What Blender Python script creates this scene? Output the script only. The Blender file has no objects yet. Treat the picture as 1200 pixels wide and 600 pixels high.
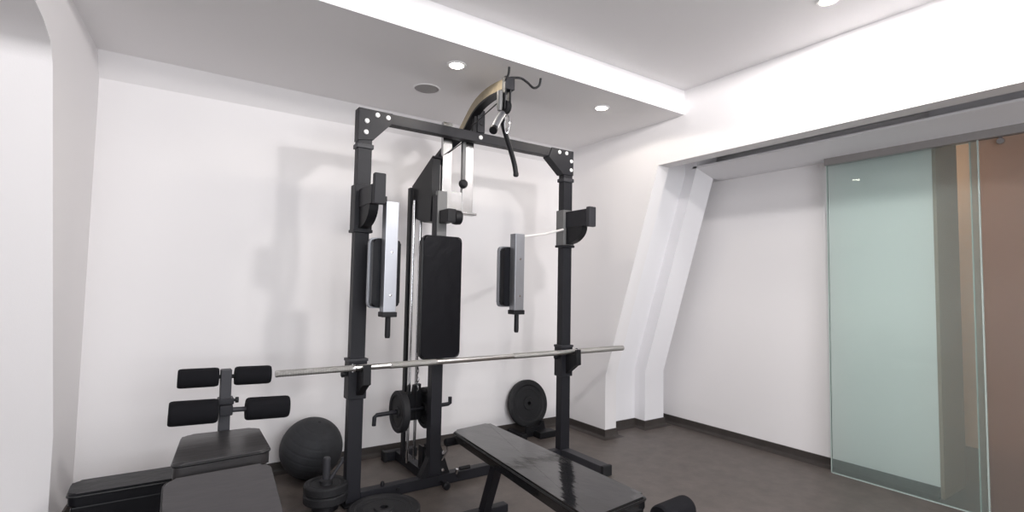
import bpy, bmesh, math, random
from mathutils import Vector as V, Matrix
random.seed(4)
C = bpy.context.scene.collection
PI = math.pi

# ------------------------------------------------------------------ materials
def mat(name, col, rough=.5, metal=0., bump=0., bscale=60., var=0., vscale=6., spec=.5, coat=0., stretch=(1, 1, 1), detail=4.):
    m = bpy.data.materials.new(name); m.use_nodes = True
    nt = m.node_tree; b = nt.nodes['Principled BSDF']
    b.inputs['Base Color'].default_value = (*col, 1)
    b.inputs['Roughness'].default_value = rough
    b.inputs['Metallic'].default_value = metal
    b.inputs['Specular IOR Level'].default_value = spec
    b.inputs['Coat Weight'].default_value = coat
    tc = nt.nodes.new('ShaderNodeTexCoord')
    mp = nt.nodes.new('ShaderNodeMapping'); mp.inputs['Scale'].default_value = stretch
    nt.links.new(tc.outputs['Object'], mp.inputs['Vector'])
    if var:
        n = nt.nodes.new('ShaderNodeTexNoise'); n.inputs['Scale'].default_value = vscale
        n.inputs['Detail'].default_value = 8; n.inputs['Roughness'].default_value = .65
        nt.links.new(mp.outputs[0], n.inputs['Vector'])
        mr = nt.nodes.new('ShaderNodeMapRange')
        mr.inputs['From Min'].default_value = .3; mr.inputs['From Max'].default_value = .7
        mr.inputs['To Min'].default_value = 1 - var; mr.inputs['To Max'].default_value = 1 + var
        nt.links.new(n.outputs['Fac'], mr.inputs['Value'])
        mx = nt.nodes.new('ShaderNodeVectorMath'); mx.operation = 'SCALE'
        mx.inputs[0].default_value = col
        nt.links.new(mr.outputs[0], mx.inputs['Scale'])
        nt.links.new(mx.outputs[0], b.inputs['Base Color'])
    if bump:
        n = nt.nodes.new('ShaderNodeTexNoise'); n.inputs['Scale'].default_value = bscale
        n.inputs['Detail'].default_value = detail
        nt.links.new(mp.outputs[0], n.inputs['Vector'])
        bp = nt.nodes.new('ShaderNodeBump'); bp.inputs['Strength'].default_value = bump
        bp.inputs['Distance'].default_value = .01
        nt.links.new(n.outputs['Fac'], bp.inputs['Height'])
        nt.links.new(bp.outputs[0], b.inputs['Normal'])
    return m

WALL = mat('wall paint', (.82, .80, .805), .6, bump=.04, bscale=180, spec=.3)
CEIL = mat('ceiling paint', (.85, .835, .84), .7, bump=.03, bscale=180, spec=.2)
REVEAL = mat('reveal paint', (.83, .82, .84), .55, spec=.3)
FLOOR = mat('vinyl floor', (.108, .092, .083), .42, bump=.08, bscale=90, var=.22, vscale=9, spec=.35)
BASEB = mat('coved vinyl skirting', (.050, .043, .040), .45, var=.15, vscale=12, spec=.35)
BLACK = mat('black powder coat', (.013, .013, .017), .5, bump=.05, bscale=400, spec=.3)
BLACKD = mat('black steel plate', (.008, .008, .010), .5, spec=.3)
CHAR = mat('charcoal steel', (.036, .036, .042), .5, spec=.35)
GREYST = mat('grey painted steel', (.14, .14, .14), .42, spec=.5)
FOAM = mat('black foam', (.007, .007, .009), .9, bump=.25, bscale=500, spec=.2)
VINYL = mat('glossy black vinyl', (.010, .010, .011), .09, bump=.16, bscale=12, spec=.6, coat=0, stretch=(1, .45, 1), detail=3)
VINYLS = mat('satin black vinyl', (.055, .052, .055), .40, bump=.35, bscale=16, spec=.4, stretch=(.35, 1, 1), detail=5)
VINYLD = mat('black vinyl', (.006, .006, .008), .34, bump=.25, bscale=16, spec=.17)
VINYLM = mat('creased black vinyl', (.026, .024, .025), .36, bump=.3, bscale=16, spec=.4, stretch=(.35, 1, 1), detail=5)
PIPING = mat('black vinyl piping', (.008, .008, .009), .3, spec=.35)
RUBBER = mat('black rubber', (.016, .016, .018), .6, var=.15, vscale=20, bump=.12, bscale=120, spec=.3)
BALLM = mat('dark grey rubber', (.032, .033, .037), .65, var=.12, vscale=15, bump=.08, bscale=90, spec=.3)
CHROME = mat('chrome', (.78, .78, .80), .12, 1.)
SATIN = mat('satin polished steel', (.36, .357, .355), .26, 1., var=.12, vscale=5)
ALU = mat('brushed aluminium', (.38, .39, .42), .38, .85, bump=.04, bscale=200, stretch=(1, 1, .05))
BARST = mat('zinc bar steel', (.72, .71, .69), .28, 1., bump=.05, bscale=300)
KNURL = mat('knurled bar steel', (.48, .47, .45), .42, 1., bump=.5, bscale=500)
TAN = mat('steel with painted sheen', (.40, .34, .24), .35, .6, var=.15, vscale=25, bump=.05, bscale=90)  # tan colour stands in for lamplight reflected on the boom side
BOLT = mat('white plastic bolt cap', (.86, .86, .86), .35)
WHITEM = mat('white painted metal', (.80, .78, .77), .45)
TRACK = mat('grey aluminium track', (.30, .285, .28), .45, .3)
TERRA = mat('terracotta plaster', (.48, .31, .215), .8, var=.08, vscale=4)
TAUPE = mat('taupe laminate', (.27, .185, .135), .55, var=.06, vscale=3, stretch=(1, 1, .1))
ORANGE = mat('orange wood', (.56, .25, .09), .5, var=.1, vscale=8, stretch=(3, 3, .2))
GREYW = mat('grey dado paint', (.33, .30, .28), .7)
GRILLE = mat('grey speaker cloth', (.36, .345, .34), .8, bump=.5, bscale=700)

def emission(name, col, s):
    m = bpy.data.materials.new(name); m.use_nodes = True
    nt = m.node_tree; nt.nodes.clear()
    e = nt.nodes.new('ShaderNodeEmission'); e.inputs[0].default_value = (*col, 1); e.inputs[1].default_value = s
    o = nt.nodes.new('ShaderNodeOutputMaterial'); nt.links.new(e.outputs[0], o.inputs[0]); return m
LAMP = emission('lamp glow', (1., .93, .80), 40.)

def glass(name, tint, frost, frost_col, ior=1.45, blur=0.):
    m = bpy.data.materials.new(name); m.use_nodes = True
    nt = m.node_tree; nt.nodes.clear(); N = nt.nodes.new; L = nt.links.new
    t = N('ShaderNodeBsdfRefraction' if blur else 'ShaderNodeBsdfTransparent'); t.inputs[0].default_value = (*tint, 1)
    if blur: t.inputs['Roughness'].default_value = blur; t.inputs['IOR'].default_value = 1.3
    d = N('ShaderNodeBsdfTranslucent'); d.inputs[0].default_value = (*frost_col, 1)
    d2 = N('ShaderNodeBsdfDiffuse'); d2.inputs[0].default_value = (*frost_col, 1)
    md = N('ShaderNodeMixShader'); md.inputs[0].default_value = .5
    L(d.outputs[0], md.inputs[1]); L(d2.outputs[0], md.inputs[2])
    m1 = N('ShaderNodeMixShader'); m1.inputs[0].default_value = frost
    L(t.outputs[0], m1.inputs[1]); L(md.outputs[0], m1.inputs[2])
    g = N('ShaderNodeBsdfGlossy'); g.inputs['Roughness'].default_value = .015
    f = N('ShaderNodeFresnel'); f.inputs[0].default_value = ior
    m2 = N('ShaderNodeMixShader'); L(f.outputs[0], m2.inputs[0])
    L(m1.outputs[0], m2.inputs[1]); L(g.outputs[0], m2.inputs[2])
    o = N('ShaderNodeOutputMaterial'); L(m2.outputs[0], o.inputs[0]); return m
GLASS = glass('green tinted glass', (.945, .992, .978), .16, (.76, .87, .84), 1.25)
FROST = glass('bronze frosted glass', (.90, .885, .87), .36, (.52, .46, .42), 1.3, .32)
GEDGE = mat('glass edge', (.42, .50, .47), .25)

# ------------------------------------------------------------------ mesh helpers
def link(name, bm, m, parent=None, smooth=35):
    bmesh.ops.remove_doubles(bm, verts=bm.verts, dist=1e-6)
    bmesh.ops.recalc_face_normals(bm, faces=bm.faces)
    me = bpy.data.meshes.new(name); bm.to_mesh(me); bm.free()
    me.materials.append(m)
    if smooth:
        for p in me.polygons: p.use_smooth = True
        me.set_sharp_from_angle(angle=math.radians(smooth))
    o = bpy.data.objects.new(name, me); C.objects.link(o)
    if smooth:
        wn = o.modifiers.new('weighted normals', 'WEIGHTED_NORMAL'); wn.keep_sharp = True; wn.weight = 100
    if parent:
        o.parent = parent
        if parent.type == 'EMPTY': o.matrix_parent_inverse = Matrix.Translation(-V(parent.location))
    return o
def thing(name, label, cat, loc, group=None):
    o = bpy.data.objects.new(name, None); C.objects.link(o); o.location = loc
    o.empty_display_size = .05
    o['label'] = label; o['category'] = cat
    if group: o['group'] = group
    return o
def tag(o, label, cat, group=None):
    o['label'] = label; o['category'] = cat
    if group: o['group'] = group
    return o
def struct(name, bm, m, label=None, cat=None, smooth=30):
    o = link(name, bm, m, None, smooth); o['kind'] = 'structure'
    if label: o['label'] = label; o['category'] = cat or 'wall'
    return o

def box(bm, x0, x1, y0, y1, z0, z1, bev=0., seg=2):
    vs = [bm.verts.new((x, y, z)) for x in (x0, x1) for y in (y0, y1) for z in (z0, z1)]
    idx = [(0, 1, 3, 2), (4, 6, 7, 5), (0, 4, 5, 1), (2, 3, 7, 6), (0, 2, 6, 4), (1, 5, 7, 3)]
    fs = [bm.faces.new([vs[i] for i in f]) for f in idx]
    if bev:
        es = list({e for f in fs for e in f.edges})
        bmesh.ops.bevel(bm, geom=es, offset=bev, segments=seg, affect='EDGES', profile=.5)
    return bm
def B(*a, **k): return box(bmesh.new(), *a, **k)

def bar(bm, a, b, w, h, up=(0, 0, 1), bev=.004):
    """rectangular tube from a to b, w across and h along up"""
    a, b = V(a), V(b); d = (b - a).normalized(); up = V(up)
    s = d.cross(up).normalized(); u = s.cross(d)
    t = bmesh.new()
    L = (b - a).length
    box(t, -w / 2, w / 2, 0, L, -h / 2, h / 2, bev)
    M = Matrix((s, d, u)).transposed().to_4x4(); M.translation = a
    t.transform(M)
    me = bpy.data.meshes.new('t'); t.to_mesh(me); t.free(); bm.from_mesh(me); bpy.data.meshes.remove(me)
    return bm

def tube(bm, pts, r, n=16, closed=False, rect=None, up=None):
    """round (or rect=(w,h)) section swept along pts"""
    pts = [V(p) for p in pts]; rings = []; N = len(pts)
    prev = None
    for i, p in enumerate(pts):
        if closed: t = (pts[(i + 1) % N] - pts[i - 1]).normalized()
        else: t = (pts[min(i + 1, N - 1)] - pts[max(i - 1, 0)]).normalized()
        if up is not None: u = V(up)
        elif prev is None: u = V((0, 0, 1)) if abs(t.z) < .9 else V((1, 0, 0))
        else: u = prev
        s = t.cross(u).normalized(); u = s.cross(t).normalized(); prev = u
        rr = r[i] if isinstance(r, (list, tuple)) else r
        if rect:
            w, h = rect[0] / 2, rect[1] / 2
            ring = [bm.verts.new(p + s * a + u * b) for a, b in ((-w, -h), (w, -h), (w, h), (-w, h))]
        else:
            ring = [bm.verts.new(p + (s * math.cos(k * 2 * PI / n) + u * math.sin(k * 2 * PI / n)) * rr) for k in range(n)]
        rings.append(ring)
    m = len(rings[0])
    for i in range(N if closed else N - 1):
        a, b = rings[i], rings[(i + 1) % N]
        for k in range(m): bm.faces.new((a[k], a[(k + 1) % m], b[(k + 1) % m], b[k]))
    if not closed:
        bm.faces.new(rings[0][::-1]); bm.faces.new(rings[-1])
    return bm
def T(*a, **k): return tube(bmesh.new(), *a, **k)

def lathe(bm, origin, axis, prof, n=48, closed=False):
    """prof = [(radius, distance along axis)] ; closed joins last to first (a ring with a hole)"""
    o = V(origin); a = V(axis).normalized()
    s = a.cross(V((0, 0, 1)) if abs(a.z) < .9 else V((1, 0, 0))).normalized(); u = a.cross(s)
    rings = []
    for r, d in prof:
        if r < 1e-6: rings.append([bm.verts.new(o + a * d)])
        else: rings.append([bm.verts.new(o + a * d + (s * math.cos(k * 2 * PI / n) + u * math.sin(k * 2 * PI / n)) * r) for k in range(n)])
    P = list(zip(rings, rings[1:] + rings[:1])) if closed else list(zip(rings, rings[1:]))
    for A, Bq in P:
        for k in range(n):
            k2 = (k + 1) % n
            if len(A) == 1 and len(Bq) == 1: continue
            if len(A) == 1: bm.faces.new((A[0], Bq[k2], Bq[k]))
            elif len(Bq) == 1: bm.faces.new((A[k], A[k2], Bq[0]))
            else: bm.faces.new((A[k], A[k2], Bq[k2], Bq[k]))
    return bm
def LA(*a, **k): return lathe(bmesh.new(), *a, **k)

def prism(bm, pts, vec, bev=0.):
    pts = [V(p) for p in pts]; vec = V(vec)
    a = [bm.verts.new(p) for p in pts]; b = [bm.verts.new(p + vec) for p in pts]
    fs = [bm.faces.new(a[::-1]), bm.faces.new(b)]
    n = len(pts)
    for i in range(n): fs.append(bm.faces.new((a[i], a[(i + 1) % n], b[(i + 1) % n], b[i])))
    if bev:
        bmesh.ops.bevel(bm, geom=list({e for f in fs[:2] for e in f.edges}), offset=bev, segments=3, affect='EDGES', profile=.5)
    return bm
def PR(*a, **k): return prism(bmesh.new(), *a, **k)

def rpoly(pts, r, n=5):
    pts = [V(p) for p in pts]; out = []; N = len(pts)
    for i in range(N):
        p = pts[i]; a = (pts[i - 1] - p); b = (pts[(i + 1) % N] - p)
        rr = min(r, a.length * .45, b.length * .45)
        p0, p1 = p + a.normalized() * rr, p + b.normalized() * rr
        for k in range(n + 1):
            t = k / n
            out.append(p0 * (1 - t) ** 2 + p * 2 * t * (1 - t) + p1 * t ** 2)
    return out

def pad(name, corners, th, m, parent, r=.04, bev=.014, piping=True):
    """upholstered board: corners of its top face (in order), thickness th downwards; soft crown, piping as a sub-part"""
    c = [V(p) for p in corners]
    n = (c[1] - c[0]).cross(c[3] - c[0]).normalized()
    if n.z < 0 and abs(n.z) > .2: n = -n
    elif abs(n.z) <= .2 and n.y > 0: n = -n
    top = rpoly(c, r)
    bm = PR(top, -n * th, bev=bev)
    o = link(name, bm, m, parent, 50)
    if piping:
        loop = rpoly([p + ((p - sum(c, V((0, 0, 0))) / 4).normalized() * .002) for p in c], r)
        pb = bmesh.new()
        tube(pb, [p - n * (bev * .9) for p in loop], .0045, 8, closed=True)
        link('piping', pb, PIPING, o)
    return o

def P2(pts, x0, x1):      # YZ polygon extruded along X
    return PR([(x0, y, z) for y, z in pts], (x1 - x0, 0, 0))

# ------------------------------------------------------------------ the room
bm = bmesh.new(); box(bm, -3.2, 6.2, -3.2, 4.2, -.12, 0); struct('floor', bm, FLOOR)
struct('wall_back', B(-.45, 3.1, 3.54, 3.70, 0, 2.62), WALL)
# right wall with the raked attic opening
struct('wall_right', P2([(3.54, 0), (3.015, 0), (3.015, .49), (2.49, 2.095), (-2.6, 2.095), (-2.6, 2.62), (3.54, 2.62)], 2.965, 3.085), WALL)
# niche behind it: back of the slot, second frame, rear panel
struct('wall_niche', P2([(3.54, 0), (3.16, 0), (3.16, .49), (2.63, 2.12), (2.63, 2.30), (3.54, 2.30)], 3.085, 3.46), REVEAL)
struct('trim_1', P2([(3.30, 0), (3.045, 0), (3.045, .47), (2.526, 2.152), (2.50, 2.30), (3.30, 2.30)], 3.46, 3.70), REVEAL)
struct('trim_6', PR([(3.46, -2.6, 2.152), (3.70, -2.6, 2.10), (3.82, -2.6, 2.10), (3.82, -2.6, 2.13), (3.70, -2.6, 2.13), (3.46, -2.6, 2.166)], (0, 5.16, 0)), REVEAL)
struct('ceiling_slot', B(3.085, 3.82, -2.6, 3.30, 2.30, 2.40), REVEAL)
struct('wall_recess', B(3.82, 4.20, 1.13, 3.30, 0, 2.5), WALL)
struct('wall_end', B(3.70, 3.82, 3.19, 3.30, 0, 2.5), REVEAL)
struct('ceiling_recess', B(3.70, 3.82, 2.55, 3.19, 2.10, 2.13), REVEAL)
struct('trim_7', B(3.80, 3.82, -2.6, 1.13, 2.13, 2.40), REVEAL)
struct('trim_2', B(3.822, 4.198, 1.112, 1.130, 0, 2.3), TAUPE)
# left wall: a slightly splayed return whose front edge faces the camera
lw = bmesh.new()
e = [(-.369, 3.075, -.02), (-.369, 3.075, .49), (-.381, 2.912, 1.125), (-.393, 2.750, 1.767), (-.398, 2.681, 2.041), (-.402, 2.630, 2.115), (-.410, 2.52, 2.155), (-.425, 2.30, 2.19), (-.425, 2.30, 2.62)]
c0, c1 = (-.333, 3.56, -.02), (-.333, 3.56, 2.62)
prism(lw, [c0] + e + [c1], (-.11, .01, 0))
struct('wall_left', lw, WALL)
prism_pts = [V(p) + V((.0, -.004, 0)) for p in e]
wfb = bmesh.new()
ra = [wfb.verts.new(p) for p in prism_pts]; rb = [wfb.verts.new((-3.2, p.y, p.z)) for p in prism_pts]
rc = [wfb.verts.new((-3.2, p.y + .12, p.z)) for p in prism_pts]; rd = [wfb.verts.new(p + V((0, .12, 0))) for p in prism_pts]
for A, Bq in ((ra, rb), (rb, rc), (rc, rd), (rd, ra)):
    for k in range(len(A) - 1): wfb.faces.new((A[k], A[k + 1], Bq[k + 1], Bq[k]))
wfb.faces.new([r[0] for r in (ra, rb, rc, rd)]); wfb.faces.new([r[-1] for r in (rd, rc, rb, ra)])
struct('wall_front', wfb, WALL, smooth=50)
# sloped strip added for the dark band where the lowered ceiling meets the back wall
struct('trim_5', PR([(-.34, 3.545, 2.278), (-.34, 3.445, 2.412), (-.34, 3.545, 2.412)], (3.31, 0, 0)), WALL)
# ceilings: lower soffit over the back of the room, higher one in front
struct('ceiling_soffit', B(-.50, 2.98, 2.262, 3.56, 2.41, 2.62), CEIL)
struct('ceiling', B(-3.2, 3.1, -3.2, 3.7, 2.582, 2.70), CEIL)
struct('wall_side', B(-3.3, -3.2, -3.2, 3.0, 0, 2.7), WALL)
# rear wall of the room, with a wide window to the daylight
rw = bmesh.new()
box(rw, -3.2, -1.9, -2.75, -2.6, 0, 2.7); box(rw, 2.5, 3.1, -2.75, -2.6, 0, 2.7)
box(rw, -1.9, 2.5, -2.75, -2.6, 0, .8); box(rw, -1.9, 2.5, -2.75, -2.6, 2.35, 2.7)
struct('wall_rear', rw, WALL)
wf = bmesh.new()
for x in (-1.9, -.45, 1.0, 2.45): box(wf, x, x + .05, -2.72, -2.64, .8, 2.35)
box(wf, -1.9, 2.5, -2.72, -2.64, .8, .85); box(wf, -1.9, 2.5, -2.72, -2.64, 2.30, 2.35)
struct('window_1', wf, WHITEM)
# room beyond the glass
fw = bmesh.new(); box(fw, 5.3, 5.4, -2.6, 3.3, 0, 2.5)
struct('wall_far', fw, TERRA)
struct('wall_corridor', B(4.2, 5.3, 2.4, 2.5, 0, 2.5), TERRA)
struct('wall_corridor_end', B(3.7, 5.4, -2.75, -2.6, 0, 2.5), TERRA)
struct('ceiling_corridor', B(3.82, 5.4, -2.6, 3.3, 2.4, 2.5), CEIL)
struct('trim_4', B(4.24, 4.30, 1.14, 1.215, 0, 2.4), ORANGE)

# coved skirting
def skirt(name, pts, h=.066, t=.009):
    """pts: floor polyline; board stands on the left side of travel"""
    bm = bmesh.new()
    pts = [V((x, y, 0)) for x, y in pts]
    nrm = []
    for i in range(len(pts)):
        ns = []
        for a, b in ((i - 1, i), (i, i + 1)):
            if a >= 0 and b < len(pts):
                d = (pts[b] - pts[a]).normalized(); ns.append(V((-d.y, d.x, 0)))
        n = sum(ns, V((0, 0, 0))); n.normalize(); n = n / max(.5, n.dot(ns[0])); nrm.append(n)
    prof = [(0, h), (t, h), (t, .030), (t + .006, .014), (t + .022, .003), (t + .04, .0), (0, 0)]
    rings = [[bm.verts.new(p + n * a + V((0, 0, z))) for a, z in prof] for p, n in zip(pts, nrm)]
    m = len(prof)
    for A, Bq in zip(rings, rings[1:]):
        for k in range(m): bm.faces.new((A[k], A[(k + 1) % m], Bq[(k + 1) % m], Bq[k]))
    bm.faces.new(rings[0]); bm.faces.new(rings[-1][::-1])
    return struct(name, bm, BASEB)
skirt('baseboard_right', [(3.46, 3.16), (3.085, 3.16), (3.085, 3.015), (2.965, 3.015), (2.965, 3.54)][::1])
skirt('baseboard_back', [(2.965, 3.54), (-.335, 3.54)])
skirt('baseboard_left', [(-.334, 3.54), (-.369, 3.075)])
skirt('baseboard_niche', [(3.82, 1.13), (3.82, 3.19), (3.70, 3.19), (3.70, 3.045), (3.46, 3.045), (3.46, 3.16)])
skirt('baseboard_front', [(-.369, 3.075), (-3.2, 3.075)])

# ------------------------------------------------------------------ sliding glass doors
rl = link('door_track', B(3.705, 3.755, -2.5, 1.69, 2.053, 2.112, bev=.003), TRACK)
rl['kind'] = 'structure'
def glass_door(name, x0, y0, y1, gm, hang):
    d = bpy.data.objects.new(name, None); C.objects.link(d); d.location = (x0, (y0 + y1) / 2, 0); d['kind'] = 'structure'
    link('glass_pane', B(x0, x0 + .010, y0 + .006, y1 - .006, .006, 2.052), gm, d)
    eb = bmesh.new()
    box(eb, x0 - .001, x0 + .011, y1 - .006, y1, 0, 2.055); box(eb, x0 - .001, x0 + .011, y0, y0 + .006, 0, 2.055)
    box(eb, x0 - .001, x0 + .011, y0, y1, 0, .006)
    link('edge_strip', eb, GEDGE, d)
    for y in hang:
        h = bmesh.new()
        lathe(h, (x0 - .014, y, 2.030), (1, 0, 0), [(0, 0), (.016, 0), (.018, .004), (.018, .036), (0, .036)], 24)
        box(h, x0 - .010, x0 - .002, y - .006, y + .006, 2.03, 2.075)
        link('roller_hanger', h, CHROME, d)
    return d
glass_door('door_1', 3.722, .89, 1.683, GLASS, ())
glass_door('door_2', 3.742, -.25, .935, FROST, (.80, -.10))

# ------------------------------------------------------------------ ceiling fittings
def downlight(x, y, z, label):
    t = thing('ceiling_light', label, 'ceiling light', (x, y, z), 'recessed ceiling lights')
    link('trim_ring', LA((x, y, z), (0, 0, -1), [(.037, 0), (.037, .004), (.040, .007), (.050, .006), (.054, .001), (.054, 0)], 40, closed=True), BOLT, t)
    link('lamp_face', LA((x, y, z - .003), (0, 0, -1), [(0, .013), (.018, .011), (.030, .006), (.036, 0), (.036, -.001), (0, -.001)], 32), LAMP, t)
    return t
downlight(1.291, 2.487, 2.41, 'recessed round light in the lowered ceiling, nearest the round speaker grille')
downlight(2.404, 2.502, 2.41, 'recessed round light in the lowered ceiling, near the corner over the right upright')
downlight(2.560, 1.135, 2.582, 'recessed round light in the high ceiling, cut by the top edge')
sg = thing('ceiling_speaker', 'round grey speaker grille flush in the lowered ceiling', 'ceiling speaker', (1.306, 2.909, 2.41))
link('bezel', LA((1.306, 2.909, 2.41), (0, 0, -1), [(.075, 0), (.075, .004), (.083, .004), (.086, 0)], 48, closed=True), CEIL, sg)
link('grille', LA((1.306, 2.909, 2.41), (0, 0, -1), [(0, .006), (.04, .0055), (.070, .003), (.075, 0), (0, 0)], 48), GRILLE, sg)

# ------------------------------------------------------------------ power rack with cable tower
rk = thing('power_rack', 'black steel power rack with bolted top beam and a padded cable tower', 'power rack', (1.65, 2.85, 0))
XL, XR, YF, YB = .905, 2.388, 2.82, 2.88
LP = lambda n, b, m, p=rk, s=35: link(n, b, m, p, s)
for xc in (XL, XR):
    LP('upright', B(xc - .040, xc + .040, YF, YB, .012, 2.16, bev=.004), BLACK)
    LP('base_plate', B(xc - .055, xc + .055, YF - .03, YB + .03, 0, .012, bev=.003), BLACKD)
    LP('collar_ring', B(xc - .048, xc + .048, YF - .008, YB + .008, 1.948, 1.974, bev=.004), CHAR)
# top beam, corner gussets, bolt caps
LP('crossbar', B(XL - .038, XR + .038, YF, YB, 2.112, 2.174, bev=.004), BLACK)
gl = [(.862, 2.174), (1.058, 2.174), (1.052, 2.112), (.950, 2.003), (.862, 1.990)]
gr = [(2.430, 2.176), (2.232, 2.176), (2.205, 2.108), (2.335, 1.998), (2.430, 1.998)]
g = LP('gusset', PR([(x, YF - .006, z) for x, z in gl], (0, .072, 0), bev=.002), BLACK)
for x, z in ((.967, 2.148), (1.030, 2.144), (.908, 2.104), (.905, 2.040)):
    link('bolt_cap', LA((x, YF - .006, z), (0, -1, 0), [(.0135, 0), (.0135, .004), (.009, .008), (0, .009)], 20), BOLT, g)
g = LP('gusset', PR([(x, YF - .006, z) for x, z in gr], (0, .072, 0), bev=.002), BLACK)
for x, z in ((2.297, 2.150), (2.363, 2.152), (2.408, 2.100), (2.408, 2.036)):
    link('bolt_cap', LA((x, YF - .006, z), (0, -1, 0), [(.0135, 0), (.0135, .004), (.009, .008), (0, .009)], 20), BOLT, g)
# upper catches: sleeve, arm, lip, curved web
for xc, cm in ((XL, BLACK), (XR, GREYST)):
    h = LP('safety_catch', B(xc - .05, xc + .05, YF - .012, YB + .012, 1.485, 1.742, bev=.004), cm)
    zt = 1.768 if xc == XL else 1.742
    link('catch_arm', B(xc - .030, xc + .030, 2.600, YF - .011, 1.612, 1.712 if xc == XL else 1.728, bev=.004), BLACK, h)
    link('catch_lip', B(xc - .026, xc + .036, 2.566, 2.602, 1.606, zt, bev=.006), BLACK if xc == XL else CHAR, h)
    web = [(YF - .010, 1.614), (2.64, 1.614)] + [(2.64 + .17 * (1 - math.cos(a)), 1.612 - .115 * math.sin(a)) for a in [i * PI / 16 for i in range(1, 9)]]
    link('web', P2(web, xc - .025, xc + .025), BLACKD, h)
    link('sleeve_lip', B(xc - .054, xc + .054, YF - .016, YB + .016, 1.475, 1.492, bev=.003), BLACK, h)
# lower bar hooks
for xc, sx in ((XL, .012), (XR, .006)):
    h = LP('bar_hook', B(xc - .05, xc + .05, YF - .012, YB + .012, .565, .774, bev=.004), BLACK)
    prof = [(YF - .010, .730), (2.768, .724), (2.756, .728), (2.726, .727), (2.716, .735), (2.712, .762), (2.698, .764), (2.694, .66), (2.720, .650), (YF - .010, .585)]
    link('hook_plate', P2(prof, xc + sx - .018, xc + sx + .022), BLACKD, h)
    link('pull_pin', LA((xc - .05, 2.85, .70), (-1, 0, 0), [(.012, 0), (.012, .012), (.017, .014), (.017, .026), (.010, .030), (0, .030)], 20), BLACKD, h)
    link('sleeve_lip', B(xc - .054, xc + .054, YF - .016, YB + .016, .768, .784, bev=.003), CHAR, h)
# base
LP('base_beam', B(XL + .04, XR - .04, YF, YB, .002, .062, bev=.004), BLACK)
LP('front_foot', B(XR - .032, XR + .040, 2.43, YF, 0, .064, bev=.005), CHAR)
LP('foot_cap', B(XR - .035, XR + .043, 2.405, 2.432, 0, .068, bev=.006), RUBBER)
LP('rear_beam', B(1.36, 1.42, YB, 3.40, .006, .064, bev=.004), BLACK)
LP('rear_foot', B(1.30, 1.52, 3.37, 3.43, .004, .064, bev=.005), BLACK)
LP('foot_cap', B(1.282, 1.302, 3.366, 3.434, 0, .068, bev=.006), RUBBER)
k = LP('adjust_knob', LA((1.520, 2.80, .062), (0, -.3, 1), [(.008, 0), (.008, .03), (0, .03)], 16), CHROME)
link('knob_grip', T([(1.535, 2.785, .092), (1.60, 2.78, .094)], .012), BLACKD, k)
LP('lock_knob', LA((1.43, YF, .022), (0, -1, 0), [(.008, 0), (.008, .05), (.020, .052), (.022, .06), (.022, .078), (.014, .085), (0, .085)], 20), BLACKD)
LP('peg', LA((1.078, 2.85, .062), (0, 0, 1), [(.012, 0), (.012, .012), (.008, .022), (0, .026)], 16), BLACKD)
for x in (1.16, 1.545):
    LP('beam_bolt', LA((x, YF, .034), (0, -1, 0), [(.012, 0), (.011, .006), (0, .007)], 16), BLACKD)

# tower: front post, rear rods, head, seat pad
TX = 1.39
LP('tower_post', B(TX - .036, TX + .036, YF + .005, YB + .005, .062, 1.74, bev=.004), BLACK)
LP('post_sleeve', B(TX - .032, TX + .032, YF - .004, YF + .03, 1.44, 1.765, bev=.004), GREYST)
LP('post_bracket', PR([(TX + .036, YF + .01, .062), (TX + .10, YF + .01, .062), (TX + .036, YF + .01, .24)], (0, .05, 0)), BLACKD)
LP('post_bracket', PR([(TX - .036, YF + .01, .062), (TX - .09, YF + .01, .062), (TX - .036, YF + .01, .17)], (0, .05, 0)), BLACKD)
for z in (.10, .20):
    LP('bracket_bolt', LA((TX + .05, YF + .01, z - .01), (0, -1, 0), [(.010, 0), (.009, .008), (0, .009)], 14), CHROME)
LP('pop_pin', T([(TX + .040, YF + .0, .15), (TX + .062, YF - .03, .21), (TX + .058, YF - .035, .245)], .006, 10), CHROME)
head = [(3.215, 1.835), (3.19, 1.72), (3.13, 1.62), (3.00, 1.585), (2.91, 1.585), (2.90, 1.76), (2.905, 1.80), (2.905, 1.98)]
LP('tower_head', P2(head, TX - .035, TX + .022), BLACKD)
LP('head_strap', T([(TX, 3.21, 1.842), (TX, 2.90, 1.990)], .01, rect=(.066, .012), up=(0, .4, .9)), BLACK)
LP('pivot_knob', LA((TX + .03, 2.74, 1.60), (1, 0, 0), [(.0, 0), (.030, 0), (.042, .006), (.045, .025), (.042, .05), (.030, .056), (0, .056)], 28), BLACKD)
LP('pivot_bracket', B(TX - .02, TX + .035, 2.70, YF + .002, 1.565, 1.645, bev=.006), BLACKD)
for x in (1.342, 1.388):
    LP('guide_rod', T([(x, 3.13, .06), (x, 3.13, 1.74)], .0095, 14), CHROME)
LP('rod_column', B(1.325, 1.345, 3.165, 3.205, .06, 1.83, bev=.003), BLACKD)
for x, y in ((1.36, 3.05), (1.425, 3.02)):
    LP('cable', T([(x, y, .10), (x, y, 1.63)], .0028, 8), BLACKD)
LP('lower_pulley', LA((1.38, 2.99, .14), (1, 0, 0), [(.010, 0), (.046, 0), (.050, .006), (.042, .012), (.050, .018), (.046, .024), (.010, .024)], 32, closed=True), RUBBER)
pb = bmesh.new(); box(pb, 1.368, 1.378, 2.96, 3.02, .06, .20, .002); box(pb, 1.406, 1.416, 2.96, 3.02, .06, .20, .002)
LP('pulley_bracket', pb, BLACKD)
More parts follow.
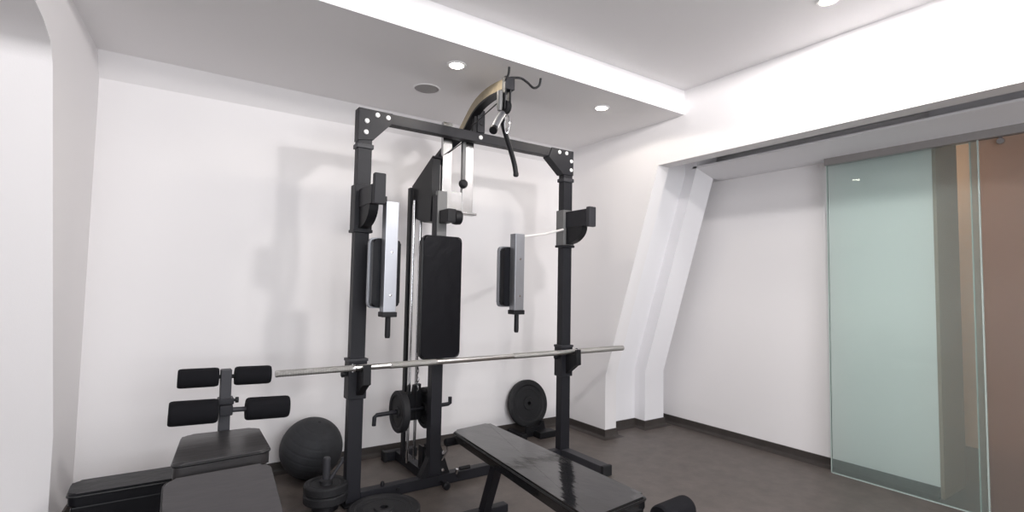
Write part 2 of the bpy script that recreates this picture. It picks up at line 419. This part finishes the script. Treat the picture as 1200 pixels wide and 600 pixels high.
# weight carriage on the rods
cg = bmesh.new(); box(cg, 1.315, 1.418, 3.095, 3.165, .33, .50, .004)
car = LP('weight_carriage', cg, BLACKD)
link('plate_bar', T([(1.10, 3.08, .335), (1.102, 3.08, .385), (1.115, 3.08, .397), (1.60, 3.08, .410), (1.612, 3.08, .415), (1.612, 3.08, .455)], .0125, 14), BLACK, car)
for x0, x1 in ((1.312, 1.330), (1.345, 1.400)):
    link('latch', PR([(x0, 3.075, .50), (x1, 3.075, .50), (x1, 3.075, .56), (x0 + .008, 3.075, .555)], (0, .03, 0)), BLACKD, car)
link('chain', T([(1.372 + .006 * math.sin(i * 1.3), 3.068 + .004 * math.cos(i * 1.7), .52 + i * .012) for i in range(14)], .005, 8), CHROME, car)
# seat back pad on the post
sp = pad('back_pad', [(1.243, 2.748, 1.478), (1.243, 2.748, .768), (1.494, 2.748, .768), (1.494, 2.748, 1.478)], .062, VINYLD, rk, r=.03, bev=.012)
# butterfly arms hanging either side of the pad
def pec_arm(xc, ztop):
    a = LP('pec_arm', B(xc - .034, xc + .034, 2.575, 2.635, 1.048, ztop, bev=.003), ALU)
    link('end_cap', B(xc - .040, xc + .040, 2.570, 2.640, 1.022, 1.049, bev=.004), BLACKD, a)
    link('grip_pin', LA((xc + .003, 2.605, 1.024), (0, 0, -1), [(.014, 0), (.0145, .10), (.012, .112), (0, .114)], 18), BLACKD, a)
    w = .076
    c = [(xc - w, 2.637, 1.432), (xc - w, 2.637, 1.072), (xc + w, 2.637, 1.072), (xc + w, 2.637, 1.432)]
    pp = pad('arm_pad', c, .045, VINYLD, a, r=.022, bev=.010, piping=False)
    f = rpoly([(xc - w - .008, 2.682, 1.440), (xc - w - .008, 2.682, 1.064), (xc + w + .004, 2.682, 1.064), (xc + w + .004, 2.682, 1.440)], .03)
    link('back_plate', PR(f, (0, .022, 0), bev=.003), ALU, a)
    for z in (1.135, 1.36):
        link('bolt', LA((xc + .002, 2.575, z), (0, -1, 0), [(.007, 0), (.006, .004), (0, .005)], 14), CHROME, a)
    return a
pec_arm(.984, 1.625); pec_arm(1.803, 1.515)
LP('arm_link', B(.932, .956, 2.585, 2.625, 1.612, 1.652, bev=.003), BLACKD)
LP('arm_link', T([(1.836, 2.606, 1.500), (2.10, 2.715, 1.545), (2.340, 2.815, 1.60)], .008, 10), WHITEM)
# polished fork hanging behind the top beam
fk = bmesh.new()
box(fk, 1.428, 1.492, 2.905, 2.935, 1.66, 2.226, .002); box(fk, 1.572, 1.650, 2.905, 2.935, 1.66, 2.165, .002)
box(fk, 1.49, 1.575, 2.908, 2.932, 1.66, 1.79, .002); box(fk, 1.424, 1.668, 2.880, 2.938, 1.645, 1.662, .003)
fork = LP('fork_bracket', fk, SATIN)
link('tension_bar', B(1.560, 1.584, 2.888, 2.906, 1.83, 2.165, bev=.002), GREYST, fork)
link('tension_knob', LA((1.570, 2.906, 1.842), (0, -1, 0), [(0, 0), (.024, 0), (.030, .008), (.028, .026), (.018, .034), (0, .034)], 12), BLACKD, fork)
# boom over the beam
bc = [(1.617, 3.00, 2.205), (1.618, 2.93, 2.262), (1.612, 2.84, 2.315), (1.598, 2.74, 2.340), (1.580, 2.62, 2.345), (1.560, 2.50, 2.335), (1.527, 2.33, 2.305)]
def smooth_path(p, n=5):
    p = [V(q) for q in p]; out = []
    for i in range(len(p) - 1):
        a, b, c, d = p[max(i - 1, 0)], p[i], p[i + 1], p[min(i + 2, len(p) - 1)]
        for k in range(n):
            t = k / n
            out.append(.5 * ((2 * b) + (c - a) * t + (2 * a - 5 * b + 4 * c - d) * t * t + (3 * b - a - 3 * c + d) * t ** 3))
    out.append(p[-1]); return out
sb = smooth_path(bc)
LP('boom', T(sb, .01, rect=(.050, .056), up=(0, 0, 1)), TAN)
LP('boom_under_shade', T([p + V((0, 0, -.035)) for p in sb[3:]], .01, rect=(.050, .016), up=(0, 0, 1)), BLACKD)  # black strip standing in for the shade under the boom
LP('boom_cap', B(1.492, 1.556, 2.298, 2.334, 2.268, 2.338, bev=.004), BLACK)
LP('boom_strut', B(1.622, 1.676, 2.812, 2.862, 2.172, 2.320, bev=.004), BLACK)
LP('strut_web', PR([(1.594, 2.825, 2.173), (1.625, 2.825, 2.173), (1.625, 2.825, 2.30), (1.608, 2.825, 2.285)], (0, .03, 0)), BLACKD)
LP('strut_plug', LA((1.650, 2.812, 2.235), (0, -1, 0), [(.016, 0), (.015, .003), (0, .004)], 20), BLACKD)
LP('strut_bolt', LA((1.650, YF, 2.142), (0, -1, 0), [(.0135, 0), (.0135, .004), (.009, .008), (0, .009)], 20), BOLT)
LP('boom_brace', T([(TX, 2.96, 1.945), (1.50, 2.985, 2.09), (1.617, 2.99, 2.20)], .01, rect=(.045, .05), up=(0, 0, 1)), BLACK)
hk = bmesh.new()
tube(hk, smooth_path([(1.53, 2.31, 2.337), (1.585, 2.29, 2.342), (1.622, 2.275, 2.322), (1.655, 2.26, 2.294), (1.685, 2.25, 2.312), (1.692, 2.245, 2.352)]), .0065, 10)
tube(hk, smooth_path([(1.50, 2.325, 2.30), (1.495, 2.300, 2.318), (1.507, 2.292, 2.345), (1.509, 2.288, 2.385)]), .0065, 10)
LP('bar_rest', hk, BLACKD)
pl = bmesh.new()
box(pl, 1.492, 1.500, 2.300, 2.332, 2.155, 2.275, .002); box(pl, 1.526, 1.534, 2.300, 2.332, 2.155, 2.275, .002)
hb = LP('pulley_hanger', pl, BLACKD)
link('pulley_wheel', LA((1.500, 2.316, 2.170), (1, 0, 0), [(.006, 0), (.034, 0), (.037, .004), (.030, .013), (.037, .022), (.034, .026), (.006, .026)], 28, closed=True), RUBBER, hb)
link('cable_stop', LA((1.472, 2.32, 2.19), (0, 0, 1), [(0, -.05), (.012, -.045), (.016, -.02), (.016, .06), (0, .07)], 16), GREYST, hb)
LP('cable', T([(1.478, 2.335, 2.20), (1.575, 2.80, 2.20), (1.58, 2.89, 2.13), (1.45, 2.88, 2.02)], .0035, 8), BLACKD)
cb = []
for i in range(24):
    a = 2 * PI * i / 24
    w_ = (.013 + .004 * math.sin(a)) * math.cos(a)
    cb.append((1.530 + .83 * w_, 2.332 - .56 * w_, 2.083 + .050 * math.sin(a)))
LP('carabiner', T(cb, .0045, 10, closed=True), CHROME)

# pulldown bar in the carabiner
lb = thing('pulldown_bar', 'short bent black pulldown bar with grey grip hanging from the carabiner', 'pulldown bar', (1.51, 2.31, 2.10))
link('bar_shaft', T(smooth_path([(1.485, 2.315, 2.126), (1.512, 2.348, 2.105), (1.538, 2.37, 2.063), (1.606, 2.40, 1.955), (1.638, 2.41, 1.888), (1.649, 2.41, 1.836)]), .0145, 14), BLACKD, lb)
gp = link('grip', T([(1.488, 2.318, 2.128), (1.425, 2.258, 2.062), (1.365, 2.20, 1.994)], .0195, 18), ALU, lb)
link('grip_cap', T([(1.366, 2.201, 1.996), (1.354, 2.19, 1.981)], .0215, 18), BLACKD, gp)
link('bar_tip', LA((1.649, 2.41, 1.838), (0, 0, -1), [(.0158, -.004), (.0158, .012), (.010, .018), (0, .018)], 16), RUBBER, lb)

# ------------------------------------------------------------------ barbell
bb = thing('barbell', 'unloaded steel barbell resting across the two lower hooks', 'barbell', (1.675, 2.742, .745))
ya, za = 2.742, .7465
link('shaft', LA((0, ya, za), (1, 0, 0), [(0, .84), (.0165, .84), (.0165, 2.50), (0, 2.50)], 24), BARST, bb)
link('shaft_knurl', LA((0, ya, za), (1, 0, 0), [(.0162, 1.06), (.0182, 1.062), (.0182, 1.34), (.0162, 1.342)], 24, closed=True), KNURL, bb)
link('shaft_knurl', LA((0, ya, za), (1, 0, 0), [(.0162, 1.88), (.0182, 1.882), (.0182, 2.24), (.0162, 2.242)], 24, closed=True), KNURL, bb)
sl = [(0, .478), (.0150, .478), (.0170, .481)]
x = .49
while x < .835: sl += [(.0170, x), (.0158, x + .003), (.0158, x + .006), (.0170, x + .009)]; x += .012
sl += [(.0170, .852), (0, .852)]
link('sleeve', LA((0, ya, za), (1, 0, 0), sl, 24), KNURL, bb)
link('sleeve', LA((0, ya, za), (1, 0, 0), [(0, 2.44), (.0192, 2.44), (.0192, 2.868), (.0170, 2.872), (0, 2.872)], 24), KNURL, bb)
for x in (.862, 2.425):
    link('collar', LA((0, ya, za), (1, 0, 0), [(.0160, x - .008), (.0225, x - .008), (.0235, x), (.0225, x + .008), (.0160, x + .008)], 24, closed=True), CHROME, bb)

# ------------------------------------------------------------------ weight plates
def plate(label, centre, axis, r, th, hole, face=None):
    t = thing('weight_plate', label, 'weight plate', centre, 'weight plates')
    h = th / 2
    pr = [(hole, -h), (r * .26, -h), (r * .29, -h * .62), (r * .74, -h * .62), (r * .80, -h), (r * .955, -h), (r, -h * .72),
          (r, h * .72), (r * .955, h), (r * .80, h), (r * .74, h * .62), (r * .29, h * .62), (r * .26, h), (hole, h)]
    link('disc', LA(centre, axis, pr, 64, closed=True), RUBBER, t)
    o = V(centre); a = V(axis).normalized()
    link('hub_ring', LA(o, a, [(hole, -h - .001), (hole + .007, -h - .001), (hole + .007, h + .001), (hole, h + .001)], 32, closed=True), BLACKD, t)
    for rr in (.60, .90):
        link('rim_line', LA(o, a, [(r * rr, h * (.62 if rr < .7 else 1) - .001), (r * rr + .003, h * (.62 if rr < .7 else 1) + .0015), (r * rr + .006, h * (.62 if rr < .7 else 1) - .001)], 64, closed=True), RUBBER, t)
    return t
plate('black weight plate on the left end of the tower carriage bar', (1.262, 3.08, .401), (-1, 0, .01), .128, .046, .0165)
plate('black weight plate on the carriage bar, mostly behind the tower post', (1.440, 3.08, .406), (-1, 0, .01), .128, .040, .0165)
plate('large black weight plate lying flat on the floor beside the left upright', (1.005, 2.622, .021), (0, 0, 1), .185, .042, .020)
lean = V((0, -1, .20)).normalized()
plate('black weight plate with centre hole leaning on the back wall', (2.527, 3.462, .235), tuple(lean), .188, .042, .015)
plate('upper black weight plate of the short stack on the loading pin', (.768, 2.85, .118), (0, 0, 1), .112, .046, .022)
plate('lower black weight plate of the short stack on the loading pin', (.768, 2.85, .070), (0, 0, 1), .112, .046, .022)
lp = thing('loading_pin', 'upright black loading pin holding two stacked weight plates', 'loading pin', (.768, 2.85, 0))
link('base', LA((.768, 2.85, 0), (0, 0, 1), [(0, 0), (.060, 0), (.066, .006), (.064, .030), (.050, .044), (0, .044)], 32), BLACKD, lp)
link('post', LA((.768, 2.85, 0), (0, 0, 1), [(0, .04), (.0195, .04), (.0195, .262), (.016, .270), (0, .270)], 24), CHAR, lp)
link('collar', LA((.768, 2.85, .142), (0, 0, 1), [(.020, 0), (.034, 0), (.034, .012), (.024, .018), (.020, .018)], 28, closed=True), RUBBER, lp)
link('lever', T([(.784, 2.84, .152), (.815, 2.835, .20), (.845, 2.83, .245), (.842, 2.83, .262)], [.010, .009, .008, .007], 12), CHAR, lp)
ps = thing('plate_stand', 'low black stand at the foot of the leaning weight plate', 'plate stand', (2.52, 3.34, 0))
sb_ = bmesh.new()
box(sb_, 2.355, 2.405, 3.29, 3.50, 0, .045, .005)
link('rail', sb_, BLACKD, ps)
link('rail', B(2.50, 2.66, 3.25, 3.345, 0, .050, bev=.006), BLACKD, ps)
link('rail', B(2.36, 2.64, 3.345, 3.385, 0, .035, bev=.004), BLACKD, ps)
link('saddle', PR([(2.43, 3.335, .03), (2.62, 3.335, .03), (2.60, 3.335, .115), (2.575, 3.335, .115), (2.56, 3.335, .075), (2.47, 3.335, .065), (2.455, 3.335, .09), (2.435, 3.335, .09)], (0, .03, 0), bev=.003), BLACKD, ps)

# ------------------------------------------------------------------ ball
bl = thing('exercise_ball', 'dark grey rubber exercise ball on the floor against the back wall', 'ball', (.805, 3.34, 0))
R = .182
pf = []
for i in range(97):
    a = -PI / 2 + PI * i / 96
    g = .0018 if i % 8 == 0 and 8 < i < 88 else 0
    pf.append((max(0, (R - g) * math.cos(a)), (R - g) * math.sin(a)))
pf[0] = (0, -R); pf[-1] = (0, R)
link('ball_shell', LA((.805, 3.34, R), (.15, -.35, .92), pf, 72), BALLM, bl, 60)
link('valve_plug', LA(V((.805, 3.34, R)) + V((.15, -.35, .92)).normalized() * (R - .002), (.15, -.35, .92), [(.010, 0), (.009, .003), (0, .004)], 16), BLACKD, bl)

# ------------------------------------------------------------------ flat bench under the bar
fb = thing('weight_bench', 'glossy black padded flat bench lying under the barbell', 'weight bench', (1.43, 1.9, 0))
z0, z1 = .412, .470
def bx(t, s):   # t 0 far .. 1 near, s 0 left .. 1 right
    l = V((1.338, 2.510, z0)).lerp(V((1.15, 1.235, z1)), t); r = V((1.583, 2.545, z0)).lerp(V((1.450, 1.265, z1)), t)
    return l.lerp(r, s)
bp_ = pad('seat_pad', [bx(0, 0), bx(1, 0), bx(1, 1), bx(0, 1)], .052, VINYL, fb, r=.024, bev=.014)
dn = V((0, 0, -.075))
link('spine', bar(bmesh.new(), bx(.02, .5) + dn, bx(1.02, .5) + dn, .06, .045), BLACK, fb)
link('leg', bar(bmesh.new(), bx(.28, .5) + dn, V((1.435, 2.335, .02)), .05, .045, up=(0, 1, 0)), BLACK, fb)
link('leg', bar(bmesh.new(), bx(.86, .5) + dn, V((1.33, 1.30, .02)), .05, .045, up=(0, 1, 0)), BLACK, fb)
link('foot', B(1.235, 1.575, 2.315, 2.365, .0, .042, bev=.006), BLACK, fb)
link('foot', B(1.13, 1.53, 1.27, 1.32, .0, .042, bev=.006), BLACK, fb)
def roller(parent, a, b, r, name='foam_roller'):
    a, b = V(a), V(b); d = (b - a); L = d.length
    return link(name, LA(a, d, [(0, .004), (r * .5, 0), (r * .88, 0), (r * .97, .006), (r, .016), (r, L - .016), (r * .97, L - .006), (r * .88, L), (r * .5, L), (0, L - .004)], 36), FOAM, parent)
ax = link('roller_axle', T([(1.12, 1.215, .392), (1.68, 1.255, .388)], .011, 14), CHROME, fb)
roller(fb, (1.485, 1.240, .388), (1.655, 1.254, .386), .045)
roller(fb, (.945, 1.20, .393), (1.115, 1.215, .393), .045)
link('pad_tab', B(1.405, 1.452, 1.195, 1.242, .402, .418, bev=.003), GREYST, fb)
link('end_roller', LA((1.315, 2.555, .338), (1, .04, 0), [(0, 0), (.018, 0), (.022, .005), (.022, .30), (0, .30)], 24), FOAM, fb)
link('roller_bracket', bar(bmesh.new(), bx(.03, .5) + dn, V((1.46, 2.56, .338)), .05, .03), BLACK, fb)

# ------------------------------------------------------------------ sit-up bench at the left
su = thing('sit_up_bench', 'black sit-up bench with two pads and four foam rollers', 'sit-up bench', (.2, 2.2, 0))
pad('back_pad', [(.036, 2.125, .520), (.020, 1.20, .285), (.352, 1.20, .285), (.367, 2.142, .520)], .055, VINYLS, su, r=.035, bev=.014)
pad('seat_pad', [(.104, 2.653, .530), (.057, 2.176, .552), (.378, 2.202, .552), (.397, 2.635, .530)], .062, VINYLM, su, r=.04, bev=.012)
link('main_tube', bar(bmesh.new(), (.21, 2.72, .455), (.19, 1.9, .415), .06, .06), BLACK, su)
link('main_tube', bar(bmesh.new(), (.19, 1.92, .415), (.19, 1.15, .205), .06, .06), BLACK, su)
link('roller_post', bar(bmesh.new(), (.262, 2.68, .0), (.260, 2.68, .795), .044, .05, up=(0, 1, 0)), CHAR, su)
link('post_clamp', B(.232, .294, 2.645, 2.712, .640, .668, bev=.004), BLACK, su)
link('post_knob', LA((.292, 2.67, .655), (1, 0, 0), [(.006, 0), (.006, .008), (.013, .010), (.013, .022), (0, .024)], 16), BLACKD, su)
link('tube_joint', B(.205, .285, 2.64, 2.72, .43, .49, bev=.004), BLACK, su)
link('roller_axle', T([(.075, 2.68, .768), (.446, 2.68, .757)], .009, 12), BLACKD, su)
link('roller_axle', T([(.047, 2.625, .632), (.52, 2.625, .612)], .011, 12), CHAR, su)
link('axle_lug', B(.235, .287, 2.61, 2.66, .600, .645, bev=.004), BLACK, su)
roller(su, (.075, 2.68, .7665), (.231, 2.68, .7630), .042)
roller(su, (.295, 2.68, .7620), (.446, 2.68, .7575), .042)
roller(su, (.047, 2.62, .632), (.229, 2.62, .626), .052)
roller(su, (.339, 2.62, .620), (.520, 2.62, .612), .050)
link('foot', B(.05, .47, 2.655, 2.705, 0, .045, bev=.006), BLACK, su)
link('front_leg', bar(bmesh.new(), (.19, 1.35, .24), (.19, 1.30, .02), .05, .05, up=(0, 1, 0)), BLACK, su)
link('foot', B(-.02, .40, 1.275, 1.325, 0, .045, bev=.006), BLACK, su)

# ------------------------------------------------------------------ low padded block by the left wall
pbk = thing('padded_step', 'low black padded block behind the sit-up bench by the left wall', 'padded block', (0, 2.88, 0))
link('body', B(-.268, .30, 2.775, 2.935, .030, .262, bev=.010), VINYLD, pbk)
pad('top_pad', [(-.278, 2.945, .318), (-.278, 2.765, .318), (.31, 2.765, .318), (.31, 2.945, .318)], .055, VINYLD, pbk, r=.03, bev=.014)
for x, y in ((-.25, 2.79), (.28, 2.79), (-.25, 2.92), (.28, 2.92)):
    link('foot', LA((x, y, 0), (0, 0, 1), [(0, 0), (.018, 0), (.016, .032), (0, .032)], 16), RUBBER, pbk)

# ------------------------------------------------------------------ lights
def spot(name, loc, watt, size=.05, ang=150, col=(1, .94, .86), blend=.4):
    l = bpy.data.lights.new(name, 'SPOT'); l.energy = watt; l.shadow_soft_size = size; l.color = col
    l.spot_size = math.radians(ang); l.spot_blend = blend
    o = bpy.data.objects.new(name, l); C.objects.link(o); o.location = loc; return o
def area(name, loc, rot, sx, sy, watt, col=(1, 1, 1)):
    l = bpy.data.lights.new(name, 'AREA'); l.shape = 'RECTANGLE'; l.size = sx; l.size_y = sy; l.energy = watt; l.color = col
    o = bpy.data.objects.new(name, l); C.objects.link(o); o.location = loc; o.rotation_euler = rot; return o
WARM = (1, .92, .82); NEUT = (1, .965, .95)
for x, y in ((1.291, 2.487), (2.404, 2.502)):
    spot('soffit lamp', (x, y, 2.395), 11, .035, 164, WARM, .15)
for x, y, wt in ((1.76, .56, 120), (2.56, 1.145, 13), (-1.2, .56, 22), (2.56, -.4, 45), (.4, -1.2, 50)):  # last three unseen, added as fill for header, recess and walls
    spot('ceiling lamp and fill', (x, y, 2.565), wt, .09, 180, NEUT, 0)
area('window daylight', (.3, -2.55, 1.55), (math.radians(90), 0, 0), 4.2, 1.5, 110, (.95, .97, 1))
p = bpy.data.lights.new('corridor lamp', 'POINT'); p.energy = 10; p.color = (1, .80, .60); p.shadow_soft_size = .08
po = bpy.data.objects.new('corridor lamp', p); C.objects.link(po); po.location = (4.9, 1.9, 2.2)

w = bpy.data.worlds.new('daylight'); bpy.context.scene.world = w; w.use_nodes = True
w.node_tree.nodes['Background'].inputs[0].default_value = (.90, .94, 1, 1)
w.node_tree.nodes['Background'].inputs[1].default_value = 1.0

# ------------------------------------------------------------------ camera
yaw, pitch, roll, f = .5953065, .0564150, .0183107, 603.436
fw_ = V((math.sin(yaw) * math.cos(pitch), math.cos(yaw) * math.cos(pitch), math.sin(pitch)))
r_ = V((math.cos(yaw), -math.sin(yaw), 0)); u_ = r_.cross(fw_)
r2 = r_ * math.cos(roll) + u_ * math.sin(roll); u2 = -r_ * math.sin(roll) + u_ * math.cos(roll)
M = Matrix((r2, u2, -fw_)).transposed().to_4x4(); M.translation = (0, 0, 1.2)
cd = bpy.data.cameras.new('camera'); cd.sensor_width = 36; cd.lens = f / 1200 * 36; cd.clip_start = .02
co = bpy.data.objects.new('camera', cd); C.objects.link(co); co.matrix_world = M
sc = bpy.context.scene; sc.camera = co
sc.view_settings.view_transform = 'Standard'; sc.view_settings.look = 'None'
sc.view_settings.gamma = 1; sc.view_settings.use_curve_mapping = False
sc.view_settings.exposure = 0.16
